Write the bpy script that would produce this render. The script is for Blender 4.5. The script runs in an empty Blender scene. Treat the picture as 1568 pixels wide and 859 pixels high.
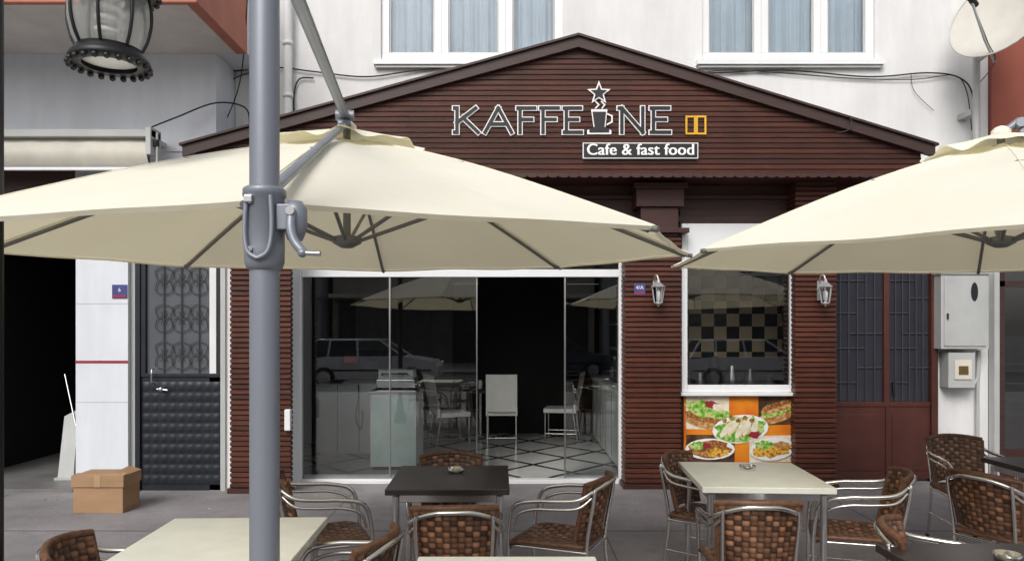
import bpy, math, random
from mathutils import Vector, Matrix
random.seed(7)
sc=bpy.context.scene
CAMZ=1.65; F=1130.0
def X(p,D): return (p-784)/F*D
def Z(p,D): return CAMZ+(503-p)/F*D

# ---------------------------------------------------------------- materials
def nn(nt,t,**k):
    n=nt.nodes.new(t)
    for a,b in k.items(): setattr(n,a,b)
    return n
def M(name,col,rough=.6,metal=0,ns=5,na=.12,bump=0,bs=40,st=(1,1,1),coat=0,spec=.5,stain=0,sst=(1.6,1.6,.5),grain=0):
    m=bpy.data.materials.new(name); m.use_nodes=True; nt=m.node_tree; L=nt.links
    b=nt.nodes['Principled BSDF']
    b.inputs['Roughness'].default_value=rough; b.inputs['Metallic'].default_value=metal
    b.inputs['Coat Weight'].default_value=coat; b.inputs['Specular IOR Level'].default_value=spec
    tc=nn(nt,'ShaderNodeTexCoord'); mp=nn(nt,'ShaderNodeMapping'); mp.inputs['Scale'].default_value=st
    L.new(tc.outputs['Object'],mp.inputs['Vector'])
    no=nn(nt,'ShaderNodeTexNoise'); no.inputs['Scale'].default_value=ns; no.inputs['Detail'].default_value=6
    L.new(mp.outputs[0],no.inputs['Vector'])
    mr=nn(nt,'ShaderNodeMapRange'); mr.inputs[1].default_value=.25; mr.inputs[2].default_value=.75
    mr.inputs[3].default_value=1-na; mr.inputs[4].default_value=1+na
    L.new(no.outputs[0],mr.inputs[0])
    vs=nn(nt,'ShaderNodeVectorMath',operation='SCALE'); vs.inputs[0].default_value=col
    L.new(mr.outputs[0],vs.inputs['Scale'])
    out=vs.outputs[0]
    def mul(out,scale,mpv,lo,hi,amt,det=9):
        n2=nn(nt,'ShaderNodeTexNoise'); n2.inputs['Scale'].default_value=scale; n2.inputs['Detail'].default_value=det; n2.inputs['Roughness'].default_value=.65
        mp2=nn(nt,'ShaderNodeMapping'); mp2.inputs['Scale'].default_value=mpv
        L.new(tc.outputs['Object'],mp2.inputs['Vector']); L.new(mp2.outputs[0],n2.inputs['Vector'])
        m2=nn(nt,'ShaderNodeMapRange'); m2.inputs[1].default_value=lo; m2.inputs[2].default_value=hi; m2.inputs[3].default_value=1-amt; m2.inputs[4].default_value=1
        L.new(n2.outputs[0],m2.inputs[0])
        v2=nn(nt,'ShaderNodeVectorMath',operation='SCALE'); L.new(out,v2.inputs[0]); L.new(m2.outputs[0],v2.inputs['Scale']); return v2.outputs[0]
    if stain>0: out=mul(out,.9,sst,.35,.62,stain)
    if grain>0: out=mul(out,70,(1,1,1),.3,.6,grain,3); out=mul(out,5,(1,1,1),.36,.5,grain*.5)
    L.new(out,b.inputs['Base Color'])
    if bump>0:
        nb=nn(nt,'ShaderNodeTexNoise'); nb.inputs['Scale'].default_value=bs; nb.inputs['Detail'].default_value=4
        L.new(mp.outputs[0],nb.inputs['Vector'])
        bp=nn(nt,'ShaderNodeBump'); bp.inputs['Strength'].default_value=bump; bp.inputs['Distance'].default_value=.01
        L.new(nb.outputs[0],bp.inputs['Height']); L.new(bp.outputs[0],b.inputs['Normal'])
    return m
def plank_mat(name,col,h,z0=0,rough=.42):
    m=M(name,col,rough,ns=3,na=.35,bump=.25,bs=12,st=(1.2,1.2,30),stain=.35)
    nt=m.node_tree;L=nt.links;b=nt.nodes['Principled BSDF']
    src=b.inputs['Base Color'].links[0].from_socket
    tc=nn(nt,'ShaderNodeTexCoord'); sp=nn(nt,'ShaderNodeSeparateXYZ'); L.new(tc.outputs['Object'],sp.inputs[0])
    a=nn(nt,'ShaderNodeMath',operation='SUBTRACT'); a.inputs[1].default_value=z0; L.new(sp.outputs['Z'],a.inputs[0])
    d=nn(nt,'ShaderNodeMath',operation='DIVIDE'); d.inputs[1].default_value=h; L.new(a.outputs[0],d.inputs[0])
    f=nn(nt,'ShaderNodeMath',operation='FLOOR'); L.new(d.outputs[0],f.inputs[0])
    w=nn(nt,'ShaderNodeTexWhiteNoise',noise_dimensions='1D'); L.new(f.outputs[0],w.inputs['W'])
    r=nn(nt,'ShaderNodeMapRange'); r.inputs[3].default_value=.7; r.inputs[4].default_value=1.25; L.new(w.outputs[0],r.inputs[0])
    s=nn(nt,'ShaderNodeVectorMath',operation='SCALE'); L.new(src,s.inputs[0]); L.new(r.outputs[0],s.inputs['Scale'])
    L.new(s.outputs[0],b.inputs['Base Color'])
    return m
def glass_mat(name,tint=(.8,.85,.85),k=1.9,rough=0.0):
    m=bpy.data.materials.new(name); m.use_nodes=True; nt=m.node_tree; nt.nodes.clear(); L=nt.links
    o=nn(nt,'ShaderNodeOutputMaterial'); mx=nn(nt,'ShaderNodeMixShader'); t=nn(nt,'ShaderNodeBsdfTransparent'); g=nn(nt,'ShaderNodeBsdfGlossy')
    t.inputs[0].default_value=(*tint,1); g.inputs['Roughness'].default_value=rough
    fr=nn(nt,'ShaderNodeFresnel'); fr.inputs[0].default_value=1.5
    mu=nn(nt,'ShaderNodeMath',operation='MULTIPLY',use_clamp=True); mu.inputs[1].default_value=k
    L.new(fr.outputs[0],mu.inputs[0]); L.new(mu.outputs[0],mx.inputs[0]); L.new(t.outputs[0],mx.inputs[1]); L.new(g.outputs[0],mx.inputs[2]); L.new(mx.outputs[0],o.inputs[0])
    return m
def frosted_mat(name,col,f):
    m=bpy.data.materials.new(name); m.use_nodes=True; nt=m.node_tree; nt.nodes.clear(); L=nt.links
    o=nn(nt,'ShaderNodeOutputMaterial'); mx=nn(nt,'ShaderNodeMixShader'); m2=nn(nt,'ShaderNodeMixShader')
    t=nn(nt,'ShaderNodeBsdfTransparent'); d=nn(nt,'ShaderNodeBsdfDiffuse'); tr=nn(nt,'ShaderNodeBsdfTranslucent')
    d.inputs[0].default_value=(*col,1); tr.inputs[0].default_value=(*col,1)
    L.new(d.outputs[0],m2.inputs[1]); L.new(tr.outputs[0],m2.inputs[2]); m2.inputs[0].default_value=.5
    L.new(t.outputs[0],mx.inputs[1]); L.new(m2.outputs[0],mx.inputs[2]); mx.inputs[0].default_value=f; L.new(mx.outputs[0],o.inputs[0])
    return m
def canopy_mat():
    m=bpy.data.materials.new('canopy_fabric'); m.use_nodes=True; nt=m.node_tree; nt.nodes.clear(); L=nt.links
    o=nn(nt,'ShaderNodeOutputMaterial'); mx=nn(nt,'ShaderNodeMixShader'); d=nn(nt,'ShaderNodeBsdfDiffuse'); t=nn(nt,'ShaderNodeBsdfTranslucent')
    tc=nn(nt,'ShaderNodeTexCoord'); no=nn(nt,'ShaderNodeTexNoise'); no.inputs['Scale'].default_value=1.6; no.inputs['Detail'].default_value=5
    L.new(tc.outputs['Object'],no.inputs['Vector'])
    cr=nn(nt,'ShaderNodeValToRGB'); cr.color_ramp.elements[0].position=.3; cr.color_ramp.elements[1].position=.7
    cr.color_ramp.elements[0].color=(.93,.90,.76,1); cr.color_ramp.elements[1].color=(.97,.95,.84,1)
    L.new(no.outputs[0],cr.inputs[0]); L.new(cr.outputs[0],d.inputs[0])
    t.inputs[0].default_value=(.97,.89,.58,1); mx.inputs[0].default_value=.27
    n2=nn(nt,'ShaderNodeTexNoise'); n2.inputs['Scale'].default_value=5; n2.inputs['Detail'].default_value=3
    L.new(tc.outputs['Object'],n2.inputs['Vector'])
    bp=nn(nt,'ShaderNodeBump'); bp.inputs['Strength'].default_value=.35; bp.inputs['Distance'].default_value=.03
    L.new(n2.outputs[0],bp.inputs['Height']); L.new(bp.outputs[0],d.inputs['Normal'])
    L.new(d.outputs[0],mx.inputs[1]); L.new(t.outputs[0],mx.inputs[2]); L.new(mx.outputs[0],o.inputs[0])
    return m
def ramp_mat(name,stops,scale=8,rough=.4,kind='noise',detail=4):
    m=bpy.data.materials.new(name); m.use_nodes=True; nt=m.node_tree; L=nt.links; b=nt.nodes['Principled BSDF']; b.inputs['Roughness'].default_value=rough
    tc=nn(nt,'ShaderNodeTexCoord')
    no=nn(nt,'ShaderNodeTexNoise') if kind=='noise' else nn(nt,'ShaderNodeTexVoronoi')
    no.inputs['Scale'].default_value=scale
    if kind=='noise': no.inputs['Detail'].default_value=detail
    L.new(tc.outputs['Object'],no.inputs['Vector'])
    cr=nn(nt,'ShaderNodeValToRGB'); e=cr.color_ramp.elements
    while len(e)<len(stops): e.new(.5)
    for i,(p,c) in enumerate(stops): e[i].position=p; e[i].color=(*c,1)
    L.new(no.outputs[0],cr.inputs[0]); L.new(cr.outputs[0],b.inputs['Base Color'])
    return m
def attr_mat(name,rough=.5):
    m=bpy.data.materials.new(name); m.use_nodes=True; nt=m.node_tree; L=nt.links; b=nt.nodes['Principled BSDF']; b.inputs['Roughness'].default_value=rough
    a=nn(nt,'ShaderNodeAttribute'); a.attribute_name='Col'; L.new(a.outputs['Color'],b.inputs['Base Color'])
    return m
def checker_mat(name,c1,c2,sc_,rough=.25,rot=0):
    m=bpy.data.materials.new(name); m.use_nodes=True; nt=m.node_tree; L=nt.links; b=nt.nodes['Principled BSDF']; b.inputs['Roughness'].default_value=rough
    tc=nn(nt,'ShaderNodeTexCoord'); mp=nn(nt,'ShaderNodeMapping'); mp.inputs['Rotation'].default_value=(0,0,rot); mp.inputs['Location'].default_value=(.013,.013,.017)
    ch=nn(nt,'ShaderNodeTexChecker'); ch.inputs['Color1'].default_value=(*c1,1); ch.inputs['Color2'].default_value=(*c2,1); ch.inputs['Scale'].default_value=sc_
    L.new(tc.outputs['Object'],mp.inputs[0]); L.new(mp.outputs[0],ch.inputs['Vector']); L.new(ch.outputs[0],b.inputs['Base Color'])
    return m

PL=.052
wood=plank_mat('stained_planks',(.092,.0255,.0135),PL)
wood_trim=M('dark_wood_trim',(.045,.021,.017),.5,ns=4,na=.3,st=(1,1,12))
wood_dark=M('dark_red_wood',(.048,.014,.010),.5,ns=4,na=.3,bump=.2,bs=10,st=(1,1,14))
white_wall=M('white_plaster',(.79,.79,.785),.85,ns=3,na=.04,bump=.3,bs=60,stain=.14,sst=(2.6,2.6,.45))
white_left=M('white_panel',(.72,.75,.80),.6,ns=3,na=.04,stain=.12,sst=(2.6,2.6,.45))
soffit_m=M('painted_concrete',(.74,.70,.66),.85,ns=3,na=.08,bump=.2,stain=.16)
salmon=M('salmon_paint',(.50,.19,.13),.8,ns=4,na=.12,stain=.2)
redwall=M('brick_red_paint',(.32,.09,.06),.85,ns=4,na=.12,stain=.2,bump=.2)
pvc=M('white_pvc',(.82,.83,.84),.35,na=.02,stain=.05)
alu=M('brushed_aluminium',(.62,.62,.63),.28,1,ns=12,na=.1)
chrome=M('polished_tube',(.72,.71,.69),.24,1,ns=8,na=.08)
polegrey=M('grey_pole_paint',(.26,.28,.32),.42,.35,ns=3,na=.08,st=(1,1,.4),bump=.03,bs=80,stain=.12)
ribgrey=M('grey_rib_paint',(.20,.20,.20),.45,.3,na=.1)
black=M('black_iron',(.012,.012,.014),.45,.2,na=.3)
blackflat=M('black_plastic',(.01,.01,.01),.5)
cable_m=M('cable_rubber',(.02,.02,.022),.6)
pave=M('pavement_concrete',(.30,.28,.285),.8,ns=1.3,na=.13,bump=.5,bs=90,stain=.28,sst=(1.2,1.2,1.2),grain=.28)
joint=M('pavement_joint',(.10,.095,.095),.9,na=.3)
asph=M('asphalt',(.05,.05,.052),.85,ns=40,na=.3,bump=.5,bs=150)
kerbm=M('kerb_stone',(.3,.3,.29),.8,na=.15)
cardb=M('cardboard',(.36,.22,.12),.8,ns=4,na=.12,st=(1,1,3),bump=.1)
tape=M('parcel_tape',(.42,.29,.16),.3)
rust=M('rust_red_paint',(.080,.022,.015),.45,ns=4,na=.25,bump=.1,stain=.25)
steel_blue=M('dark_blue_steel',(.017,.021,.028),.45,.2,na=.2)
steel_blue2=M('blue_grey_pane',(.10,.11,.12),.3,0,ns=4,na=.2)
iron_scroll=M('grey_scroll_iron',(.045,.05,.055),.5,.2)
glass=glass_mat('shop_glass',(.90,.94,.94),4.2)
glassw=glass_mat('window_glass',(.93,.97,1.0),2.2)
glasslamp=glass_mat('lamp_glass',(.85,.86,.86),2.2,.08)
ribglass=frosted_mat('ribbed_lamp_glass',(.62,.64,.63),.38)
diffuser=frosted_mat('lamp_diffuser',(.85,.85,.80),.8)
canopy=canopy_mat()
dark_top=M('dark_table_top',(.034,.028,.028),.33,ns=7,na=.35)
light_top=M('light_table_top',(.76,.76,.66),.38,ns=9,na=.06,stain=.06)
wicker=attr_mat('brown_wicker',.42)
wicker_flat=M('brown_wicker_edge',(.12,.055,.028),.5,ns=40,na=.5)
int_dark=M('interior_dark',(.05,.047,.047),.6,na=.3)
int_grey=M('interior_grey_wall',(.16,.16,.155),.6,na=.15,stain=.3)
int_black=M('unlit_depth_black',(.004,.004,.004),.8)  # near-black colour stands in for the darkness deep inside both shops
int_white=M('glossy_white_board',(.86,.90,.88),.2,ns=2,na=.03)
counter_top=M('dark_granite',(.05,.05,.05),.2,ns=60,na=.8)
leather=M('white_leatherette',(.85,.84,.80),.45,ns=6,na=.05)
metalgrey=M('meter_box_grey',(.50,.51,.50),.5,.1,na=.06,stain=.16)
brass=M('brass',(.5,.35,.15),.3,1)
signwhite=M('sign_white',(.88,.88,.88),.4,na=.02)
signblack=M('sign_black',(.012,.010,.012),.35)
signyellow=M('sign_yellow',(.75,.42,.02),.4)
blueplate=M('blue_plate',(.06,.07,.22),.35,ns=3)
redpaint=M('red_line',(.30,.02,.03),.5)
creamaw=M('cream_awning',(.70,.67,.58),.7,ns=4,na=.06,stain=.2)
curtain=M('net_curtain',(.78,.86,.92),.9,ns=3,na=.08)
carpaint=M('silver_white_car_paint',(.82,.84,.86),.2,.0,coat=.6)
carpaint2=M('dark_car_paint',(.06,.08,.12),.2,.2,coat=.6)
carglass=M('car_window',(.015,.02,.022),.08)
tyre=M('tyre_rubber',(.015,.015,.015),.8)
facadeA=M('street_facade_cream',(.50,.46,.38),.85,na=.08,stain=.2)
facadeB=M('street_facade_grey',(.40,.41,.42),.85,na=.08,stain=.2)
bulbm=M('cfl_white',(.9,.9,.88),.3)

# ---------------------------------------------------------------- mesh builder
def catmull(p,n):
    p=[Vector(q) for q in p]
    if n<=1 or len(p)<3: return p
    o=[]
    for i in range(len(p)-1):
        a=p[max(i-1,0)];b=p[i];c=p[i+1];d=p[min(i+2,len(p)-1)]
        for k in range(n):
            t=k/n
            o.append(.5*((2*b)+(c-a)*t+(2*a-5*b+4*c-d)*t*t+(3*b-a-3*c+d)*t**3))
    o.append(p[-1]); return o
class MB:
    def __init__(s): s.v=[];s.f=[];s.m=[];s.sm=[];s.c=[];s.mats=[];s.col=False
    def mi(s,m):
        if m not in s.mats: s.mats.append(m)
        return s.mats.index(m)
    def add(s,vs,fs,mat,smooth=False,cols=None):
        o=len(s.v); s.v+= [tuple(q) for q in vs]; k=s.mi(mat)
        for i,f in enumerate(fs):
            s.f.append(tuple(o+j for j in f)); s.m.append(k); s.sm.append(smooth); s.c.append(cols[i] if cols else None)
        if cols: s.col=True
    def box(s,x0,x1,y0,y1,z0,z1,mat,mx=None):
        x0,x1=sorted((x0,x1));y0,y1=sorted((y0,y1));z0,z1=sorted((z0,z1))
        vs=[Vector(q) for q in((x0,y0,z0),(x1,y0,z0),(x1,y1,z0),(x0,y1,z0),(x0,y0,z1),(x1,y0,z1),(x1,y1,z1),(x0,y1,z1))]
        if mx: vs=[mx@q for q in vs]
        s.add(vs,[(0,3,2,1),(4,5,6,7),(0,1,5,4),(1,2,6,5),(2,3,7,6),(3,0,4,7)],mat)
    def tube(s,p,r,mat,n=10,sub=1,cap=True,ry=None):
        p=catmull(p,sub); vs=[];fs=[]
        t0=(p[1]-p[0]).normalized(); up=Vector((0,0,1)) if abs(t0.z)<.9 else Vector((1,0,0))
        a=t0.cross(up).normalized()
        for i,q in enumerate(p):
            t=((p[min(i+1,len(p)-1)]-p[max(i-1,0)])).normalized()
            a=(a-t*a.dot(t)).normalized(); b=t.cross(a)
            rr=r[i] if isinstance(r,(list,tuple)) else r
            for k in range(n):
                w=2*math.pi*k/n; vs.append(q+a*math.cos(w)*rr+b*math.sin(w)*(ry or rr))
        for i in range(len(p)-1):
            for k in range(n):
                fs.append((i*n+k,i*n+(k+1)%n,(i+1)*n+(k+1)%n,(i+1)*n+k))
        s.add(vs,fs,mat,True)
        if cap: s.add(vs[:n],[tuple(range(n))[::-1]],mat); s.add(vs[-n:],[tuple(range(n))],mat)
    def lathe(s,prof,c,mat,n=24,smooth=True):
        vs=[];fs=[];c=Vector(c)
        for r,z in prof:
            for k in range(n):
                w=2*math.pi*k/n; vs.append(c+Vector((r*math.cos(w),r*math.sin(w),z)))
        for i in range(len(prof)-1):
            for k in range(n): fs.append((i*n+k,i*n+(k+1)%n,(i+1)*n+(k+1)%n,(i+1)*n+k))
        s.add(vs,fs,mat,smooth)
    def ball(s,c,r,mat,n=10):
        s.lathe([(r*math.sin(math.pi*i/n)+1e-5,-r*math.cos(math.pi*i/n)) for i in range(n+1)],c,mat,n+2)
    def prism(s,poly,y0,y1,mat):   # poly in xz
        n=len(poly)
        vs=[(x,y0,z) for x,z in poly]+[(x,y1,z) for x,z in poly]
        fs=[tuple(range(n)),tuple(range(2*n-1,n-1,-1))]+[(i,i+n,(i+1)%n+n,(i+1)%n) for i in range(n)]
        s.add(vs,fs,mat)
    def grid(s,fn,nu,nv,mat,smooth=True):
        vs=[fn(i/nu,j/nv) for j in range(nv+1) for i in range(nu+1)]
        fs=[(j*(nu+1)+i,j*(nu+1)+i+1,(j+1)*(nu+1)+i+1,(j+1)*(nu+1)+i) for j in range(nv) for i in range(nu)]
        s.add(vs,fs,mat,smooth)
    def mesh(s,name):
        me=bpy.data.meshes.new(name); me.from_pydata(s.v,[],s.f)
        for m in s.mats: me.materials.append(m)
        me.polygons.foreach_set('material_index',s.m); me.polygons.foreach_set('use_smooth',s.sm)
        if s.col:
            ca=me.color_attributes.new('Col','FLOAT_COLOR','CORNER'); arr=[]
            for f,c in zip(s.f,s.c):
                for k in range(len(f)):
                    q=c[k] if c else (.1,.1,.1); arr+= [q[0],q[1],q[2],1]
            ca.data.foreach_set('color',arr)
        me.update(); return me
    def done(s,name,parent=None,bevel=0,loc=None,rot=0):
        me=s.mesh(name); return place(me,name,parent,bevel,loc,rot)
def place(me,name,parent=None,bevel=0,loc=None,rot=0):
    o=bpy.data.objects.new(name,me); sc.collection.objects.link(o)
    if parent: o.parent=parent
    if loc: o.location=loc
    o.rotation_euler=(0,0,rot)
    if bevel:
        b=o.modifiers.new('bevel','BEVEL'); b.width=bevel; b.segments=2; b.limit_method='ANGLE'; b.angle_limit=math.radians(55)
    return o
def empty(name):
    o=bpy.data.objects.new(name,None); sc.collection.objects.link(o); return o

# ---------------------------------------------------------------- ground
g=MB(); g.box(-150,150,-150,150,-.5,-.124,asph); g.done('ground')
g=MB(); g.box(-60,60,-12.5,-3.3,-.124,-.120,asph)
for i in range(-12,13): g.box(i*5,i*5+2.4,-7.95,-7.83,-.1195,-.116,signwhite)
g.done('road')
g=MB(); g.box(-60,60,-3.0,8.0,-.4,0,pave); g.box(-60,60,-3.3,-3.003,-.4,.004,kerbm)
for xx in(-7.4,-5.0,-1.6,.75,3.1,5.5): g.box(xx-.004,xx+.004,-2.9,7.35,0.0005,.002,joint)
for yy in(1.2,3.6,6.02): g.box(-14,14,yy-.004,yy+.004,0.0025,.004,joint)
g.done('pavement')
g=MB(); g.box(-60,60,-20,-12.8,-.4,0,pave); g.box(-60,60,-12.797,-12.5,-.4,.004,kerbm); g.done('pavement')
g=MB(); litm=[M('litter_paper',(.6,.58,.52)),M('litter_leaf',(.16,.11,.04)),M('litter_butt',(.5,.3,.15))]
rl=random.Random(5)
for i in range(70):
    x_=rl.uniform(-4.5,5.2); y_=rl.choice((rl.uniform(5.2,7.35),rl.uniform(7.0,7.38))); s_=rl.uniform(.006,.018); a_=rl.random()*6.3; m_=litm[rl.choice((0,1,1,2,2))]
    c_,n_=math.cos(a_)*s_,math.sin(a_)*s_
    g.add([(x_-c_,y_-n_,.006),(x_+n_*.5,y_-c_*.5,.010),(x_+c_,y_+n_,.007),(x_-n_*.5,y_+c_*.5,.013)],[(0,1,2,3)],m_)
g.done('pavement_litter')

# ---------------------------------------------------------------- cafe building
cafe=empty('cafe_building')
DW=8.0
wx=[(X(583,DW),X(862,DW)),(X(1075,DW),X(1340,DW))]; wz0=Z(92,DW); wz1=5.95
w=MB()
xs=[-3.0,wx[0][0],wx[0][1],wx[1][0],wx[1][1],5.16]
w.box(xs[0],xs[5],DW,DW+.25,2.75,wz0,white_wall); w.box(xs[0],xs[5],DW,DW+.25,wz1,7.6,white_wall)
for a,b in((xs[0],xs[1]),(xs[2],xs[3]),(xs[4],xs[5])): w.box(a,b,DW,DW+.25,wz0+.0005,wz1-.0005,white_wall)
w.box(4.62,5.16,DW,DW+.25,0,2.7495,white_wall)
w.box(-3.0,-2.45,DW,DW+.25,0,2.7495,white_wall)
w.done('upper_wall',cafe)
for k,(a,b) in enumerate(wx):
    q=MB(); fy=DW+.04
    px=[a,a+.085,a+.58,a+.73,(a+b)/2+.29,(a+b)/2+.44,b-.085,b]
    q.box(a,b,fy,fy+.07,wz0,wz0+.09,pvc); q.box(a,b,fy,fy+.07,wz1-.09,wz1,pvc)
    for i in(0,2,4,6): q.box(px[i],px[i+1],fy,fy+.07,wz0+.091,wz1-.091,pvc)
    for i in(2,4): q.box((px[i]+px[i+1])/2-.002,(px[i]+px[i+1])/2+.002,fy-.002,fy+.001,wz0+.02,wz1-.02,metalgrey)
    for i in(1,3,5):
        x0,x1=px[i],px[i+1]
        q.box(x0,x0+.018,fy+.02,fy+.06,wz0+.091,wz1-.091,metalgrey); q.box(x1-.018,x1,fy+.02,fy+.06,wz0+.091,wz1-.091,metalgrey)
        q.box(x0+.018,x1-.018,fy+.02,fy+.06,wz0+.091,wz0+.107,metalgrey)
        q.add([(x0,fy+.03,wz0+.09),(x1,fy+.03,wz0+.09),(x1,fy+.03,wz1-.09),(x0,fy+.03,wz1-.09)],[(0,1,2,3)],glassw)
    q.box(a-.07,b+.07,DW-.07,DW-.001,wz0-.07,wz0-.015,pvc)
    q.box(a-.05,b+.05,DW-.05,DW-.001,wz0-.10,wz0-.071,metalgrey)
    q.done('upper_window',cafe,bevel=.005)
    c=MB()
    c.grid(lambda u,v:(a+.02+(b-a-.04)*u,fy+.105+.020*math.sin(u*95+1.5*math.sin(u*17))+.008*math.sin(u*211),wz0+.02+(wz1-wz0-.04)*v),220,2,curtain)
    c.done('curtain',cafe)
    c=MB(); c.box(a-.3,b+.3,DW+.9,DW+.95,wz0-.3,wz1+.2,int_dark); c.done('room_back',cafe)

# pediment
DP=7.3
ax,az=X(885,DP),Z(60,DP); lx,lz=X(283,DP),Z(226,DP); rx,rz=X(1427,DP),Z(226,DP)
bz=Z(268,DP); T=.10
def xl(z): return lx+(z-lz)*(ax-lx)/(az-lz)
def xr(z): return rx-(z-rz)*(rx-ax)/(az-rz)
p=MB()
z=bz
while z<az-T-.02:
    z1=z+PL-.003
    za=z+T+.01; zb=z1+T+.01
    L0=max(xl(za),lx+.1); L1=max(xl(zb),lx+.1); R0=min(xr(za),rx-.1); R1=min(xr(zb),rx-.1)
    if R1-L1>.05:
        c=.009
        vs=[(L0,DP+.02,z),(R0,DP+.02,z),(R0,DP+.004,z+c),(L0,DP+.004,z+c),(L1,DP,z1-c),(R1,DP,z1-c),(R1,DP+.02,z1),(L1,DP+.02,z1),]
        p.add(vs,[(0,1,2,3),(3,2,5,4),(4,5,6,7)],wood)
    z+=PL
p.prism([(lx+.1,bz),(rx-.1,bz),(rx-.1,rz-.02),(ax,az-.08),(lx+.1,lz-.02)],DP+.016,DP+.06,wood_trim)
p.done('gable_planks',cafe)
r=MB()
def slab(x0,z0,x1,z1,y0,y1,t,mat): r.prism([(x0,z0-t),(x1,z1-t),(x1,z1),(x0,z0)],y0,y1,mat)
slab(lx,lz,ax,az,DP-.06,DP-.003,T,wood_trim); slab(ax,az,rx,rz,DP-.06,DP-.003,T,wood_trim)
slab(lx-.02,lz+.022,ax,az+.026,DP-.09,DW-.002,.022,wood_trim); slab(ax,az+.026,rx+.02,rz+.022,DP-.09,DW-.002,.022,wood_trim)
r.done('roof',cafe)
s=MB()
s.box(lx+.1,rx-.1,DP+.061,DW-.002,bz,bz+.03,wood_dark)
n=70; x0=lx+.1; x1=rx-.1; dx=(x1-x0)/n
for i in range(n):
    cx=x0+(i+.5)*dx
    s.prism([(cx-dx/2,bz+.012),(cx-dx/2,bz-.012)]+[(cx+dx/2*math.cos(a),bz-.012+.018*math.sin(a)) for a in [math.pi*(1+j/6) for j in range(1,6)]]+[(cx+dx/2,bz-.012),(cx+dx/2,bz+.012)],DP-.012,DP-.002,wood_dark)
s.box(-2.75,3.8,7.84,7.99,2.55,bz-.001,wood_dark)
s.box(-2.74,3.79,7.80,7.838,2.78,2.84,wood_trim); s.box(-2.74,3.79,7.80,7.838,3.02,3.06,wood_trim)
s.done('soffit_beam',cafe,bevel=.003)

def pilaster(x0,x1,y0,y1,z1,name):
    q=MB(); z=0.0
    q.box(x0+.012,x1-.012,y0+.02,y1,0,z1,wood_trim)
    while z<z1-.01:
        c=.010; t=min(z+PL-.004,z1)
        def ring(o,zz): return [(x0+o,y0+o,zz),(x1-o,y0+o,zz),(x1-o,y1,zz),(x0+o,y1,zz)]
        vs=ring(.013,z)+ring(0,z+c)+ring(0,t-c)+ring(.013,t)
        fs=[]
        for k in range(3):
            for j in range(4): fs.append((k*4+j,k*4+(j+1)%4,(k+1)*4+(j+1)%4,(k+1)*4+j))
        q.add(vs,fs,wood); z+=PL
    q.box(x0-.02,x1+.02,y0-.02,y1,0,.05,wood_dark)
    q.done(name,cafe)
pilaster(X(352,7.40),X(445,7.40),7.40,7.48,bz,'wood_pilaster')
q=MB(); q.box(X(356,7.42),X(445,7.42)-.03,7.481,7.98,0,bz,pvc); q.done('pilaster_core',cafe)
pilaster(X(957,7.6),X(1043,7.6),7.6,7.98,2.62,'wood_pilaster')
pilaster(X(1218,7.6),X(1281,7.6),7.6,7.98,bz,'wood_pilaster')
q=MB(); a,b=X(975,7.55),X(1048,7.55)
q.box(a,b,7.56,7.9,2.90,3.08,wood_dark); q.box(a+.05,b-.05,7.6,7.9,2.60,2.899,wood_dark); q.box(a-.03,b+.03,7.53,7.9,3.081,3.14,wood_dark)
q.box(a-.1,b+.05,7.54,7.9,2.63,2.68,wood_dark)
q.done('capital',cafe,bevel=.004)

# glazing of shop front
DG=7.9; gl=X(449,DG); gr=X(957,DG)
q=MB()
q.box(gl,X(463,DG),DG-.04,DG+.04,0,2.54,pvc); q.box(X(947,DG),gr,DG-.04,DG+.04,0,2.54,pvc)
hz=2.20
q.box(X(463,DG)+.001,X(947,DG)-.001,DG-.03,DG+.03,hz,hz+.08,pvc)
q.box(X(463,DG)+.001,X(947,DG)-.001,DG-.05,DG+.05,-.0,.045,pvc)
q.done('door_frame',cafe,bevel=.004)
q=MB()
def pane(x0,x1,z0,z1,y): q.add([(x0,y,z0),(x1,y,z0),(x1,y,z1),(x0,y,z1)],[(0,1,2,3)],glass)
m1,m2,m3=X(597,DG),X(730,DG),X(865,DG)
pane(X(463,DG),m1,.045,hz,DG); pane(m1+.01,m2,.045,hz,DG+.02); pane(m3,X(947,DG),.045,hz,DG+.02)
pane(X(463,DG),X(947,DG),hz+.08,2.55,DG)
for xx in(m1,m3): q.box(xx-.008,xx+.008,DG-.012,DG+.03,.046,hz-.001,alu)
q.box(m2-.006,m2+.006,DG+.012,DG+.028,.046,hz-.001,alu)
for a,b in((X(463,DG),m1),(m1,m2),(m3,X(947,DG))):
    q.box(a+.01,b-.01,DG+.032,DG+.045,.046,.085,alu)
q.done('sliding_glass_doors',cafe)
# kitchen window
DK=7.75; a,b=X(1043,DK),X(1218,DK); z0,z1=Z(600,DK),Z(343,DK)
q=MB()
q.box(a,a+.06,DK-.03,DK+.05,z0,z1,pvc); q.box(b-.06,b,DK-.03,DK+.05,z0,z1,pvc)
q.box(a+.061,b-.061,DK-.03,DK+.05,z0,z0+.075,pvc); q.box(a+.061,b-.061,DK-.03,DK+.05,z1-.40,z1,pvc)
q.box(a-.02,b+.02,DK-.08,DK+.03,z0-.035,z0-.002,pvc)
q.add([(a+.06,DK+.01,z0+.07),(b-.06,DK+.01,z0+.07),(b-.06,DK+.01,z1-.4),(a+.06,DK+.01,z1-.4)],[(0,1,2,3)],glass)
q.done('kitchen_window',cafe,bevel=.004)
q=MB(); q.box(a,b,DK+.02,DK+.2,0,z0-.04,wood_dark); q.box(a,b,DK+.052,DK+.09,z1-.0,2.9,wood_dark); q.done('parapet_under_window',cafe)

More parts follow.
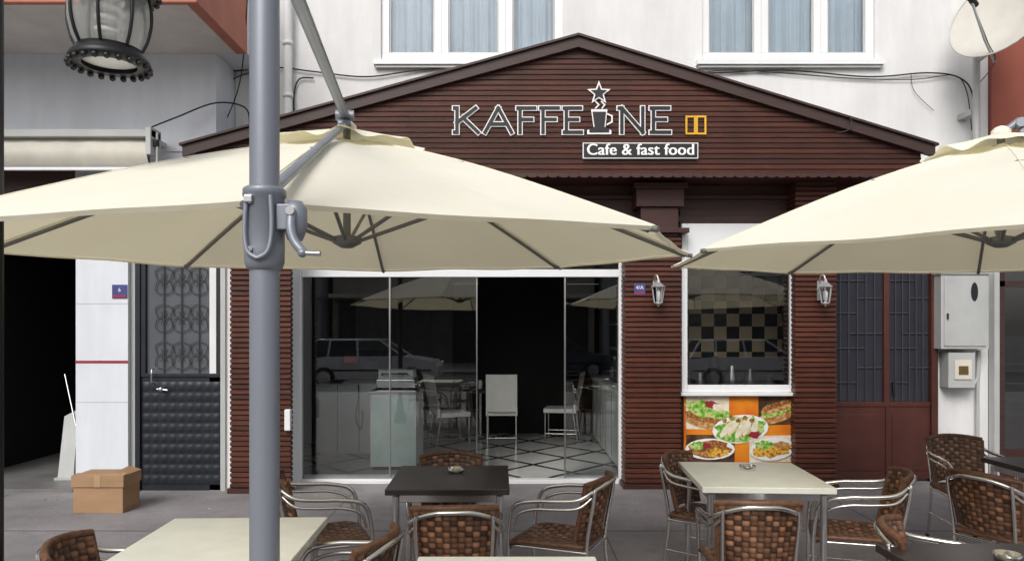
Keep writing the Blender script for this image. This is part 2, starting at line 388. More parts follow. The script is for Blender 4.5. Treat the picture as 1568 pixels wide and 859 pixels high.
# interior
it=MB()
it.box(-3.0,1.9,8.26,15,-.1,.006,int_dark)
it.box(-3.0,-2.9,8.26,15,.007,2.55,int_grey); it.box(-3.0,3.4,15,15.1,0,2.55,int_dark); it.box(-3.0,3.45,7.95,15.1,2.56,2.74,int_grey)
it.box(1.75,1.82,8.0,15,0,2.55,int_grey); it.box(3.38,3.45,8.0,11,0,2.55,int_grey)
it.box(X(733,11.5),X(868,11.5),11.5,11.56,.007,2.55,int_black)  # black sheet paints the unlit depth behind the open door
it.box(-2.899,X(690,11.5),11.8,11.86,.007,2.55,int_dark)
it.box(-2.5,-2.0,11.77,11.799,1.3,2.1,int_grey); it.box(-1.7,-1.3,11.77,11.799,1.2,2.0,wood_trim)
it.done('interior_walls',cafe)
fl=MB()
tile=M('light_floor_tile',(.62,.62,.59),.15,ns=3,na=.08); tiled=M('dark_floor_tile',(.035,.033,.033),.2)
fl.box(-2.899,1.749,8.0,14.99,.007,.018,tile)
def strip(cx,cy,ang,L,wd,zz):
    mx=Matrix.Translation((cx,cy,zz))@Matrix.Rotation(ang,4,'Z'); fl.box(-L/2,L/2,-wd/2,wd/2,0,.001,tiled,mx)
for k in range(-5,7):
    strip(-.6+k*.85,9.8,math.radians(48),4.6,.06,.0185)
for k in range(-5,7):
    strip(-.6+k*.85,9.8,math.radians(132),4.6,.06,.0200)
fl.done('tiled_floor',cafe)
ck=MB(); chk=checker_mat('checker_tiles',(.012,.011,.01),(.42,.32,.22),6.5)
ck.box(1.83,3.37,8.95,9.0,1.3,2.5,chk); ck.box(1.83,3.37,8.95,9.0,0,1.299,int_dark)
ck.done('checker_tiled_wall',cafe)
kc=MB(); kc.box(1.85,3.36,8.1,8.75,.86,.93,alu); kc.box(1.87,3.34,8.12,8.7,.02,.859,int_dark)
kitm=(alu,M('dim_pot_steel',(.25,.25,.26),.35,.8),int_dark)
for i,(xx,hh) in enumerate(((1.95,.32),(2.15,.22),(2.32,.40),(2.5,.30),(2.72,.26),(2.95,.18),(3.15,.35))):
    kc.lathe([(.001,.0),(.07,0),(.08,hh*.5),(.05,hh*.8),(.05,hh),(.001,hh)],(xx,8.4+.04*(i%3),.931),kitm[i%3],14)
kc.done('kitchen_counter',bevel=.004)

# counters
q=MB(); a,b=-2.55,-1.70
q.box(a,b,9.6,10.15,.02,.94,int_white); q.box(a-.03,b+.03,9.55,10.2,.941,.98,counter_top)
for xx in(a+.28,a+.56): q.box(xx-.004,xx+.004,9.595,9.5995,.05,.92,int_dark)
q.done('service_counter',bevel=.004)
q=MB(); a,b=X(567,8.5),X(637,8.5)
q.box(a,b,8.5,9.2,.06,.90,int_white); q.box(a-.01,b+.01,8.48,9.22,.901,.93,alu); q.box(a+.02,b-.02,8.53,9.15,.02,.059,int_dark)
q.box(a+.02,b-.02,8.494,8.4995,.09,.87,M('frosted_panel',(.78,.93,.89),.15))
q.done('display_cabinet',bevel=.004)
q=MB(); q.box(a+.03,b-.04,8.7,9.05,.95,1.05,alu); q.box(a+.05,b-.06,8.72,9.0,1.052,1.16,metalgrey)
for k in range(4): q.lathe([(.001,0),(.016,0),(.016,.02),(.001,.02)],(a+.07,8.72+.08*k,.93),blackflat,8)
q.tube([(a+.1,8.71,1.10),(a+.1,8.66,1.12),(b-.12,8.66,1.12),(b-.12,8.71,1.10)],.01,blackflat)
q.done('sandwich_press',bevel=.01)
q=MB(); q.box(-2.3,-1.8,9.7,9.95,.985,1.10,blackflat); q.box(-2.25,-2.0,9.72,9.9,1.105,1.32,blackflat)
q.box(-2.21,-2.05,9.712,9.719,1.2,1.29,M('painted_red_led',(.5,.02,.02),.4)); q.box(-1.95,-1.82,9.72,9.9,1.105,1.2,int_dark)  # red LED glow painted as plain colour, nothing emits
q.tube([(-2.0,9.55,1.0),(-1.98,9.52,.8),(-2.02,9.53,.5),(-1.95,9.53,.35),(-1.93,9.53,.6)],.006,blackflat,sub=5,n=6)
q.done('cash_register',bevel=.008)
q=MB(); q.box(1.22,1.74,8.5,11.2,.05,.90,int_white); q.box(1.18,1.745,8.46,11.25,.901,.94,int_white)
for k in range(1,5): q.box(1.2155,1.2195,8.5+k*.54-.004,8.5+k*.54+.004,.08,.88,int_dark)
q.done('side_counter',bevel=.004)
q=MB()
for zz in(1.35,1.7,2.05): q.box(1.45,1.745,8.7,11,zz,zz+.025,int_white)
for k in range(26):
    yy=8.8+random.random()*2.1; zz=random.choice((1.376,1.726,2.076)); h=.12+.12*random.random()
    q.lathe([(.001,0),(.035,0),(.035,h*.7),(.014,h*.85),(.014,h),(.001,h)],(1.55+random.random()*.1,yy,zz),random.choice((int_white,brass,alu,redpaint,blackflat)),10)
q.done('bottle_shelf')
q=MB(); q.lathe([(.001,0),(.10,0),(.10,.26),(.12,.27),(.12,.34),(.05,.36),(.001,.36)],(1.45,9.2,.942),alu,18); q.box(1.32,1.6,9.6,9.95,.942,1.30,blackflat); q.box(1.31,1.318,9.65,9.9,1.0,1.15,alu)
q.done('coffee_machine',bevel=.006)
def dining():
    q=MB(); q.box(-.22,.22,-.2,.22,.44,.50,leather)
    q.grid(lambda u,v:(-.215+.43*u,-.21-.10*v-.02*math.sin(math.pi*u),.50+.52*v),8,8,leather)
    q.grid(lambda u,v:(.215-.43*u,-.245-.10*v-.02*math.sin(math.pi*u),.50+.52*v),8,8,leather)
    for sx in(-1,1): q.box(.205*sx-.012,.205*sx+.012,-.25,-.21,.44,.56,leather)
    q.grid(lambda u,v:(-.215+.43*u,-.31-.035*v-.02*math.sin(math.pi*u),1.02),8,1,leather)
    for sx in(-1,1):
        q.tube([(sx*.2,.2,.02),(sx*.2,.2,.44)],.011,chrome); q.tube([(sx*.2,-.27,.02),(sx*.2,-.2,.44)],.011,chrome)
        q.tube([(sx*.2,.2,.14),(sx*.2,-.255,.14)],.008,chrome)
    q.tube([(-.2,-.255,.14),(.2,-.255,.14)],.008,chrome)
    return q.mesh('dining_chair')
dc=dining()
place(dc,'dining_chair',None,.004,(X(768,10.2),10.45,0),0)
place(dc,'dining_chair',None,.004,(X(690,10.3),10.3,0),math.radians(-68))
place(dc,'dining_chair',None,.004,(X(858,10.8),10.8,0),math.radians(80))
place(dc,'dining_chair',None,.004,(-1.9,11.3,0),math.radians(190))
q=MB(); q.box(-.4,.4,-.4,.4,.72,.75,int_dark)
q.tube([(0,0,.03),(0,0,.72)],.03,chrome)
for k in range(4):
    w_=math.pi/4+k*math.pi/2; q.tube([(0,0,.06),(.35*math.cos(w_),.35*math.sin(w_),.035)],.014,chrome)
q.lathe([(.001,0),(.03,0),(.035,.10),(.02,.13),(.001,.13)],(0,.05,.751),int_white,12)
q.done('dining_table',None,.003,(X(735,11.0),11.0,0))

# poster
po=MB(); DPp=DK+.015-.03; a,b=X(1047,DPp),X(1220,DPp); z0,z1=Z(711,DPp),Z(602,DPp)
orange=ramp_mat('poster_orange',[(.3,(.62,.09,.01)),(.7,(.85,.30,.02))],3,.3)
lett=ramp_mat('printed_lettuce',[(.2,(.03,.14,.01)),(.45,(.16,.45,.04)),(.6,(.65,.70,.3)),(.72,(.7,.08,.03))],28,.3)
bread=ramp_mat('printed_bread',[(.3,(.22,.08,.02)),(.5,(.52,.26,.09)),(.7,(.75,.5,.25))],22,.3)
meat=ramp_mat('printed_meat',[(.3,(.09,.03,.01)),(.5,(.34,.13,.04)),(.7,(.6,.35,.12))],45,.3)
wrap=ramp_mat('printed_wrap',[(.3,(.72,.6,.38)),(.6,(.86,.80,.66))],18,.3)
fries=ramp_mat('printed_fries',[(.1,(.85,.6,.1)),(.5,(.75,.4,.05)),(.8,(.3,.11,.02))],40,.3,'vor')
board=ramp_mat('printed_board',[(.35,(.04,.02,.01)),(.65,(.16,.08,.04))],10,.3)
po.box(a,b,DPp,DPp+.02,z0,z1,orange)
lay=[DPp]
def W(u,v): return a+(b-a)*u, z0+(z1-z0)*v
def blob(u,v,ru,rv,mat,ang=0,n=18,wob=0.0):
    lay[0]-=.00045; vs=[]
    for k in range(n):
        t=2*math.pi*k/n; rr=1+wob*random.uniform(-1,1)
        du,dv=ru*math.cos(t)*rr*(b-a),rv*math.sin(t)*rr*(z1-z0)
        x_=du*math.cos(ang)-dv*math.sin(ang); z_=du*math.sin(ang)+dv*math.cos(ang)
        cx,cz=W(u,v); vs.append((min(max(cx+x_,a+.004),b-.004),lay[0],min(max(cz+z_,z0+.004),z1-.004)))
    po.add(vs,[tuple(range(n))],mat)
def rectp(u0,u1,v0,v1,mat,sk=0):
    lay[0]-=.00045; x0,zz0=W(u0,v0); x1,zz1=W(u1,v1)
    po.add([(x0,lay[0],zz0),(x1,lay[0],zz0+sk),(x1,lay[0],zz1+sk),(x0,lay[0],zz1)],[(0,1,2,3)],mat)
rectp(.02,.40,.50,.96,wrap,-.01); rectp(.66,.98,.55,.98,board,.01); rectp(.02,.45,.03,.42,board,.0); rectp(.58,.98,.03,.40,wrap,.01)
for d in(-.02,.02):
    blob(.20,.60+d,.19,.08,bread,-.2,wob=.05)
blob(.2,.67,.20,.08,meat,-.2,wob=.1); blob(.2,.76,.20,.10,lett,-.2,wob=.25); blob(.13,.84,.08,.07,lett,.3,wob=.3); blob(.25,.84,.07,.05,redpaint,-.2,wob=.2); blob(.30,.80,.05,.05,wrap,-.2,wob=.2)
blob(.82,.68,.17,.09,bread,.3,wob=.05); blob(.82,.75,.17,.06,lett,.3,wob=.2); blob(.83,.81,.16,.07,bread,.3,wob=.1); blob(.83,.84,.14,.04,meat,.3,wob=.1)
blob(.5,.5,.25,.20,signwhite,.1); blob(.5,.5,.22,.17,lett,.1,wob=.18)
for k in range(5): blob(.38+.06*k,.50+.04*(k%2),.028,.15,wrap,-.7+.12*k,wob=.06); blob(.36+.06*k,.62+.04*(k%2),.022,.03,meat,0,wob=.2)
blob(.62,.42,.05,.05,redpaint,0,wob=.2)
blob(.23,.22,.22,.15,signwhite,0); blob(.22,.22,.19,.12,meat,0,wob=.15); blob(.3,.17,.09,.07,fries,0,wob=.25); blob(.12,.27,.07,.06,lett,0,wob=.25); blob(.2,.27,.04,.04,redpaint,0,wob=.2)
blob(.78,.22,.20,.16,signwhite,.1); blob(.79,.21,.17,.11,fries,.1,wob=.2); blob(.7,.28,.08,.06,lett,0,wob=.25); blob(.86,.28,.07,.05,bread,0,wob=.15)
po.done('food_poster')

# rust door
rd=MB(); a,b=3.40,4.58; D0=7.98
rd.box(a,a+.05,D0-.05,D0+.05,0,2.745,rust); rd.box(b-.07,b,D0-.05,D0+.05,0,2.745,rust)
gz0=Z(622,D0)
rd.box(a+.051,b-.071,D0-.02,D0+.03,.03,gz0,rust)
mid=X(1356,D0)
rd.box(mid-.03,mid+.03,D0-.03,D0+.03,gz0+.001,2.74,rust); rd.box(a+.051,mid-.031,D0-.03,D0+.03,gz0+.001,gz0+.05,rust); rd.box(mid+.031,b-.071,D0-.03,D0+.03,gz0+.001,gz0+.05,rust)
rd.box(mid-.012,mid+.012,D0-.035,D0-.021,.03,gz0,rust)
for xa,xb in((a+.08,mid-.06),(mid+.06,b-.10)):
    rd.box(xa,xb,D0-.028,D0-.0205,.12,gz0-.08,rust)
rd.box(a+.051,b-.071,D0+.012,D0+.02,gz0+.05,2.74,M('smoked_pane',(.035,.035,.045),.15))
grille=M('grille_iron',(.05,.05,.058),.5,.2)
for xa,xb in((a+.05,mid-.03),(mid+.03,b-.07)):
    for k in range(1,6):
        xx=xa+(xb-xa)*k/6; rd.box(xx-.006,xx+.006,D0-.016,D0-.004,gz0+.05,2.74,grille)
    for k,zz in enumerate((.25,.62,1.0,1.35)):
        j=(k%2)
        rd.box(xa,xa+(xb-xa)*(3+j)/6,D0-.003,D0+.006,gz0+zz,gz0+zz+.014,grille); rd.box(xa+(xb-xa)*(3-j)/6,xb,D0-.0025,D0+.0055,gz0+zz+.16,gz0+zz+.174,grille)
rd.box(mid+.05,mid+.075,D0-.06,D0-.03,.95,1.08,black)
rd.done('rust_metal_door',cafe,bevel=.004)

# SIGN
sg=empty('cafe_sign')
DS=DP-.012
lw=MB(); ld=MB(); cnt=[0]
def stroke(p,q,wd,mb,y,mat):
    p=Vector(p);q=Vector(q);d=(q-p).normalized();n_=Vector((-d.y,d.x))*wd/2; e=d*wd/2
    c=[p-e-n_,q+e-n_,q+e+n_,p-e+n_]; cnt[0]+=1; yy=y-.00015*(cnt[0]%14)
    mb.prism([(k.x,k.y) for k in c],yy,yy+.014,mat)
LT={'K':[((.1,0),(.1,1)),((.1,.40),(.85,1)),((.34,.6),(.95,0)),((.0,1),(.1,1)),((.0,0),(.1,0))],
'A':[((.04,0),(.5,1)),((.5,1),(.96,0)),((.22,.34),(.78,.34))],
'F':[((.12,0),(.12,1)),((0,1),(.95,1)),((.12,.53),(.78,.53))],
'E':[((.12,0),(.12,1)),((0,1),(.95,1)),((.12,.53),(.78,.53)),((0,0),(1,0))],
'N':[((.10,0),(.10,1)),((.10,1),(.9,0)),((.9,0),(.9,1)),((0,1),(.1,1))]}
sz0,sz1=Z(203,DS),Z(166,DS)
for ch,p0,p1 in(('K',696,734),('A',741,785),('F',793,820),('F',828,856),('E',864,890),('N',948,988),('E',997,1025)):
    x0,x1=X(p0,DS),X(p1,DS)
    for s_,e_ in LT[ch]:
        A=(x0+(x1-x0)*s_[0],sz0+(sz1-sz0)*s_[1]);B=(x0+(x1-x0)*e_[0],sz0+(sz1-sz0)*e_[1])
        stroke(A,B,.054,lw,DS-.002,signwhite); stroke(A,B,.033,ld,DS-.010,signblack)
def poly2(pts,grow,y,mb,mat,cx,cz):
    mb.prism([(cx+(x_-cx)*grow,cz+(z_-cz)*grow) for x_,z_ in pts],y,y+.012,mat)
cx=X(917,DS); cz=Z(143,DS); R_=.122
star=[(cx+(R_ if k%2==0 else R_*.42)*math.sin(k*math.pi/5),cz+(R_ if k%2==0 else R_*.42)*math.cos(k*math.pi/5)) for k in range(10)]
poly2(star,1,DS-.006,lw,signwhite,cx,cz); poly2(star,.68,DS-.014,ld,signblack,cx,cz)
def P(px_,py_): return (X(px_,DS),Z(py_,DS))
cup=[P(905,168),P(930,168),P(927,196),P(936,200),P(936,206),P(899,206),P(899,200),P(909,196)]
poly2(cup,1.0,DS-.005,lw,signwhite,P(917,190)[0],P(917,190)[1]); poly2(cup,.82,DS-.013,ld,signblack,P(917,190)[0],P(917,190)[1])
for (u,v) in((P(912,166),P(917,161)),(P(917,161),P(912,156)),(P(922,166),P(926,161)),(P(926,161),P(921,156))): stroke(u,v,.012,lw,DS-.004,signwhite)
hp=[P(930,175),P(937,178),P(937,187),P(930,191)]
for u,v in zip(hp[:-1],hp[1:]): stroke(u,v,.014,lw,DS-.004,signwhite)
for a0,a1 in((1051,1064),(1067,1080)):
    x0,x1=X(a0,DS),X(a1,DS); y0_,y1_=Z(205,DS),Z(179,DS)
    for u,v in(((x0,y0_),(x0,y1_)),((x1,y0_),(x1,y1_)),((x0,y0_),(x1,y0_)),((x0,y1_),(x1,y1_))): stroke(u,v,.018,lw,DS-.004,signyellow)
lw.done('letter_outlines',sg); ld.done('letter_faces',sg)
q=MB(); a,b=X(892,DS),X(1068,DS); z0,z1=Z(244,DS),Z(220,DS)
q.box(a,b,DS-.03,DS,z0,z1,signwhite); q.box(a+.009,b-.009,DS-.033,DS-.0305,z0+.009,z1-.009,signblack)
q.done('subtitle_board',sg)
for i in range(3):
    tcv=bpy.data.curves.new('subtitle_text','FONT'); tcv.body='Cafe & fast food'; tcv.size=.156; tcv.extrude=.001; tcv.align_x='CENTER'; tcv.align_y='CENTER'; tcv.space_character=1.03
    to=bpy.data.objects.new('subtitle_text',tcv); sc.collection.objects.link(to); to.rotation_euler=(math.pi/2,0,0); to.location=((a+b)/2+(i-1)*.004,DS-.0365-.0007*i,(z0+z1)/2+.004); tcv.materials.append(signwhite); to.parent=sg

# wall lanterns
def wall_lantern():
    q=MB(); lm=M('silver_lantern_paint',(.55,.55,.55),.35,.6,na=.2)
    q.lathe([(.001,.13),(.012,.13),(.016,.11),(.02,.10),(.075,.055),(.08,.05),(.05,.045)],(0,0,0),lm,6,False)
    q.lathe([(.06,.045),(.038,-.11)],(0,0,0),glasslamp,6,False)
    for k in range(6):
        w_=2*math.pi*k/6; q.tube([(.062*math.cos(w_),.062*math.sin(w_),.045),(.040*math.cos(w_),.040*math.sin(w_),-.11)],.005,lm,6)
    q.lathe([(.001,-.15),(.012,-.14),(.01,-.13),(.045,-.115),(.045,-.105),(.001,-.105)],(0,0,0),lm,12)
    q.lathe([(.001,-.10),(.022,-.08),(.024,0),(.001,.03)],(0,0,0),bulbm,12)
    q.tube([(0,0,.12),(-.01,.02,.17),(-.02,.07,.16),(-.01,.115,.10),(0,.13,.0)],.009,lm,8,5)
    q.lathe([(.001,0),(.03,0),(.03,.012),(.001,.012)],(0,.13,.03),lm,12)
    q.box(-.03,.03,.125,.14,-.08,.12,lm)
    return q.mesh('wall_lantern')
wl=wall_lantern()
place(wl,'wall_lantern',None,0,(X(1008,7.46),7.458,Z(447,7.46))); place(wl,'wall_lantern',None,0,(X(1264,7.46),7.458,Z(447,7.46)))
def number_plate(px0,px1,py0,py1,D,txt):
    q=MB(); a,b,z1,z0=X(px0,D),X(px1,D),Z(py0,D),Z(py1,D)
    q.box(a,b,D-.006,D,z0,z1,blueplate); q.box(a+.008,b-.008,D-.008,D-.0062,z0+.010,z0+.034,redpaint)
    o=q.done('house_number_plate')
    t=bpy.data.curves.new('digits','FONT'); t.body=txt; t.size=.055; t.align_x='CENTER'; t.align_y='CENTER'; t.extrude=.0006; t.materials.append(signwhite)
    to=bpy.data.objects.new('digits',t); sc.collection.objects.link(to); to.parent=o; to.rotation_euler=(math.pi/2,0,0); to.location=((a+b)/2,D-.008,(z0+z1)/2+.016)
number_plate(971,988,434,452,7.598,'4/A'); number_plate(172,195,436,457,7.498,'6')
q=MB(); q.box(X(438,7.40),X(447,7.40),7.34,7.398,Z(658,7.4),Z(626,7.4),pvc); q.done('switch_box',bevel=.006)

# meter boxes
q=MB(); D=7.80; a,b=X(1441,D),X(1514,D); z0,z1=Z(534,D),Z(420,D)
q.box(a,b,D,7.997,z0,z1,metalgrey); q.box(a-.015,b+.015,D-.02,7.997,z1+.001,z1+.02,metalgrey)
q.box(a+.03,b-.03,D-.012,D-.001,z0+.03,z1-.03,metalgrey)
q.prism([(X(1491,D)+.038*math.cos(t)*1,Z(447,D)+.10*math.sin(t)) for t in [2*math.pi*k/20 for k in range(20)]],D-.016,D-.0125,blackflat)
q.tube([(a+.06,D-.02,(z0+z1)/2-.08),(a+.06,D-.02,(z0+z1)/2-.02)],.01,blackflat,8)
q.done('electric_meter_cabinet',bevel=.006)
q=MB(); a,b=X(1455,D),X(1496,D); z0,z1=Z(594,D),Z(540,D)
q.box(a,b,D+.03,7.997,z0,z1,metalgrey); q.box(a+.06,b-.04,D+.018,D+.029,z0+.09,z1-.08,creamaw); q.box(a+.1,b-.08,D+.012,D+.017,z0+.14,z1-.14,brass)
q.tube([(b+.02,7.95,z0-.0),(b+.10,7.95,z0+.10),(b+.11,7.95,z1+.02)],.022,metalgrey,10,4)
q.tube([(b+.1,7.95,0),(b+.1,7.95,z0+.1)],.02,metalgrey)
q.done('gas_meter_box',bevel=.006)

# neighbour on right
nb=empty('right_neighbour_building')
q=MB(); q.box(5.165,12,7.95,8.3,2.9,8,redwall); q.box(5.165,12,7.85,8.0,2.35,2.899,wood_dark); q.box(5.165,5.22,7.9,8.0,0,2.349,metalgrey)
q.box(5.22,12,8.6,8.7,0,2.34,int_dark); q.done('wall',nb)
q=MB(); q.box(5.225,5.29,7.92,7.97,.05,2.345,wood_trim); q.box(6.6,6.67,7.92,7.97,.05,2.345,wood_trim)
q.box(5.225,6.67,7.92,7.98,2.10,2.16,wood_trim)
q.add([(5.29,7.95,.05),(6.6,7.95,.05),(6.6,7.95,2.3),(5.29,7.95,2.3)],[(0,1,2,3)],glass); q.box(5.29,6.6,7.92,7.98,.0,.35,wood_dark)
q.done('shopfront',nb)

# left neighbour
ln=empty('left_neighbour_building'); DL=7.5
q=MB(); xr_=X(331,DL)
colx0,colx1=X(116,DL),X(196,DL)
q.box(-12,xr_,DL,DL+.6,Z(232,DL),4.44,white_left)
q.box(X(228,DL),xr_,DL+.02,DL+.6,2.5,Z(232,DL)-.001,white_left)
q.box(-12,xr_,DL,DL+.6,5.4,8,white_left)
q.box(-12,-2.69,DL,DL+.6,4.441,5.399,white_left)
q.box(colx0,colx1,DL,DL+.5,0,3.3,white_left); q.box(colx1+.001,X(207,DL),DL+.05,DL+.5,0,3.3,metalgrey)
q.box(xr_-.08,X(352,DL)+.0,DL+.03,DL+.5,0,2.49,white_wall)
q.done('wall',ln)
q=MB(); q.box(colx0-.003,colx1+.003,DL-.004,DL-.0005,Z(556,DL),Z(552,DL),redpaint)
for zz in(.9,1.9,2.5): q.box(colx0+.0,colx1-.0,DL-.002,DL-.0003,zz,zz+.006,metalgrey)
q.done('column_trim',ln)
q=MB(); q.box(-12,-2.80,6.36,DL-.001,4.44,4.60,soffit_m); q.box(-12,-2.69,6.30,6.359,4.43,5.4,salmon); q.box(-2.799,-2.69,6.36,DL-.001,4.43,5.4,salmon)
q.done('balcony',ln,bevel=.01)
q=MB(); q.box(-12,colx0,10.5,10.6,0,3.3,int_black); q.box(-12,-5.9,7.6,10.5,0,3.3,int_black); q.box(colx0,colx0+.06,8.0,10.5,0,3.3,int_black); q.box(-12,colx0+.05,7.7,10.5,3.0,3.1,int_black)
q.box(-12,colx0-.001,7.44,10.5,0,.035,M('worn_threshold',(.20,.195,.19),.5,na=.15,stain=.3)); q.box(-12,colx0,7.55,7.7,2.75,3.3,wood_trim); q.box(colx0,X(220,7.6),7.49,7.55,3.06,3.24,metalgrey)
q.box(-12,-8,7.5,8,0,4,white_left)
q.done('shop_interior',ln)
q=MB(); 
q.add([(X(88,7.9),7.9,.04),(X(112,7.9),7.9,.04),(X(112,7.9),8.0,.78),(X(90,7.9),8.0,.70)],[(0,1,2,3)],metalgrey)
q.box(X(86,7.9),X(113,7.9),7.86,8.1,.036,.06,metalgrey); q.tube([(X(112,7.9),7.95,.6),(X(82,7.9),8.1,1.15)],.008,alu)
q.done('folding_chair')
# awning box
q=MB(); D=7.15; b=X(232,D); z1_,z0_=Z(198,D),Z(256,D)
q.box(-6.5,b,D,D+.18,z1_-.07,z1_,metalgrey); 
q.grid(lambda u,v:(-6.5+(b-.05+6.5)*u,D+.09-.085*math.cos((v-.5)*math.pi*.95)+.004*math.sin(u*60),z0_+(z1_-.075-z0_)*v),60,10,creamaw)
q.box(-6.5,b-.05,D+.0,D+.03,z0_-.03,z0_,pvc)
q.box(b-.05,b,D-.02,D+.2,z0_+.12,z1_+.02,metalgrey)
q.tube([(b+.03,D+.05,z1_-.02),(b+.03,D+.05,z0_-.12)],.012,metalgrey); q.lathe([(.001,0),(.035,0),(.035,.07),(.001,.07)],(b+.01,D+.06,z1_-.16),blackflat,12)
q.box(b-.2,b-.02,D+.18,DL+.0,z1_-.1,z1_-.05,metalgrey)
q.done('roller_awning',bevel=.004)

# ornate metal door
q=MB(); D=DL+.02; a,b=X(208,D),X(346,D); zt=2.49; zm=Z(577,D)
q.box(a,a+.05,D-.02,D+.08,0,zt,steel_blue); q.box(b-.05,b,D-.02,D+.08,0,zt,metalgrey)
q.box(a+.051,b-.051,D+.01,D+.06,0,zm,steel_blue)
nx,nz=9,10; x0,x1=a+.06,b-.06; z0,z1=.06,zm-.05
def quilt(u,v):
    hh=abs(math.sin(math.pi*nx*u)*math.sin(math.pi*nz*v))**.7
    return (x0+(x1-x0)*u,D+.006-.012*hh,z0+(z1-z0)*v)
q.grid(quilt,nx*6,nz*6,steel_blue)
q.box(a+.051,b-.051,D+.03,D+.05,zm+.001,zt,steel_blue2)
q.box(a+.051,b-.051,D-.005,D+.029,zm+.001,zm+.035,steel_blue)
for xx in(a+.05,b-.10): q.box(xx,xx+.05,D-.004,D+.029,zm+.036,zt,steel_blue)
for k in range(1,4):
    cxx=a+.1+(b-a-.2)*k/4+.0; 
    q.box(cxx-.005,cxx+.005,D+.005,D+.017,zm+.036,zt,iron_scroll)
    for zc in(zm+.22,zm+.60,zm+.98,zm+1.36):
        for sx in(-1,1):
            q.tube([(cxx+sx*.012,D+.01,zc-.14),(cxx+sx*.085,D+.01,zc-.10),(cxx+sx*.06,D+.01,zc),(cxx+sx*.01,D+.01,zc-.02),(cxx+sx*.03,D+.01,zc-.06)],.005,iron_scroll,6,5)
            q.tube([(cxx+sx*.012,D+.01,zc+.14),(cxx+sx*.085,D+.01,zc+.10),(cxx+sx*.06,D+.01,zc+.01),(cxx+sx*.01,D+.01,zc+.03),(cxx+sx*.03,D+.01,zc+.07)],.005,iron_scroll,6,5)
q.tube([(X(236,D),D-.01,zm-.06),(X(236,D),D-.05,zm-.05),(X(236,D),D-.05,zm+.07),(X(236,D),D-.01,zm+.08)],.009,alu,8,3)
q.ball((X(250,D),D-.05,zm-.12),.026,alu); q.tube([(X(250,D),D,zm-.12),(X(250,D),D-.04,zm-.12)],.012,alu)
q.tube([(X(244,D),D-.05,zm-.12),(X(257,D)+.02,D-.05,zm-.13)],.01,alu)
q.done('ornate_steel_door',bevel=.002)

# cables and pipes
q=MB(); D=7.97
def cab(pts,r_=.008,d=D): q.tube([(X(x_,d),d+.0,Z(y_,d)) for x_,y_ in pts],r_,cable_m,6,6)
cab([(338,112),(420,104),(480,110),(560,118),(640,108),(760,98),(900,98),(1060,112),(1200,108),(1330,118),(1420,112),(1470,120),(1490,150),(1492,230)])
cab([(1060,114),(1130,108),(1300,120),(1400,122),(1460,116),(1480,140),(1488,200)],.005)
cab([(1395,112),(1400,140),(1430,170)],.003); cab([(452,210),(450,150),(458,122),(480,120)],.008)
cab([(420,104),(360,120),(345,150)],.006)
q.done('wall_cables')
q=MB(); q.tube([(X(1282,7.2),7.22,Z(203,7.2)),(X(1298,7.2),7.19,Z(200,7.2)),(X(1304,7.2),7.2,Z(188,7.2)),(X(1300,7.2),7.2,Z(178,7.2))],.006,cable_m,6,5); q.done('loose_gable_wire')
q=MB(); q.tube([(X(232,7.2),7.2,Z(195,7.2)),(X(270,7.3),7.3,Z(180,7.3)),(X(330,7.4),7.4,Z(158,7.4)),(X(375,7.6),7.6,Z(165,7.6)),(X(380,7.9),7.95,Z(190,7.9))],.008,cable_m,6,6); q.tube([(X(380,7.4),7.4,Z(-20,7.4)),(X(362,7.5),7.6,Z(120,7.5)),(X(330,7.9),7.95,Z(210,7.9))],.006,cable_m,6,6); q.done('hanging_cable')
q=MB(); q.tube([(X(441,7.9),7.9,Z(-300,7.9)),(X(441,7.9),7.9,3.4)],.045,white_wall,14)
for py in(70,150): q.lathe([(.046,0),(.055,0),(.055,.04),(.046,.04)],(X(441,7.9),7.9,Z(py,7.9)),white_wall,14)
q.done('drain_pipe')

# satellite dish
q=MB(); c=Vector((X(1538,7.3),7.3,Z(30,7.3))); ax_=Vector((-.70,-.45,.36)).normalized(); u_=ax_.cross(Vector((0,0,1))).normalized(); v_=u_.cross(ax_)
dishm=M('dish_paint',(.60,.575,.52),.5,na=.05,stain=.2)
def dish(rr,th,off=0): r_=rr*.46; return c+u_*r_*math.cos(th)+v_*r_*1.08*math.sin(th)+ax_*(.34*r_*r_*1.6-off)
q.grid(lambda u,v:dish(v,u*2*math.pi),40,10,dishm); q.grid(lambda u,v:dish(v,-u*2*math.pi,.006),40,10,dishm)
q.tube([dish(1,k/30*2*math.pi) for k in range(31)],.008,dishm,6)
lnb=c+ax_*.62-v_*.22
q.tube([c-v_*.5,c-v_*.42+ax_*.25,lnb],.012,metalgrey,8); q.tube([lnb+ax_*.05,lnb-ax_*.10],.03,cable_m,10); q.box(lnb.x-.03,lnb.x+.03,lnb.y-.03,lnb.y+.03,lnb.z+.0,lnb.z+.07,cable_m)
q.tube([c-ax_*.02,c-ax_*.16+Vector((-.02,.1,-.1)),Vector((X(1495,7.75),7.75,Z(95,7.75)))],.022,metalgrey,10)
q.tube([(X(1495,7.75),7.75,Z(85,7.75)),(X(1495,7.75),7.75,3.1)],.035,metalgrey,12)
q.box(X(1495,7.75)-.05,X(1495,7.75)+.05,7.77,7.999,3.9,3.96,metalgrey); q.box(X(1495,7.75)-.05,X(1495,7.75)+.05,7.77,7.999,3.3,3.36,metalgrey)
q.tube([lnb,c+ax_*.2-v_*.4,c-v_*.5,Vector((X(1500,7.9),7.95,Z(130,7.9)))],.005,cable_m,6,6)
q.done('satellite_dish')

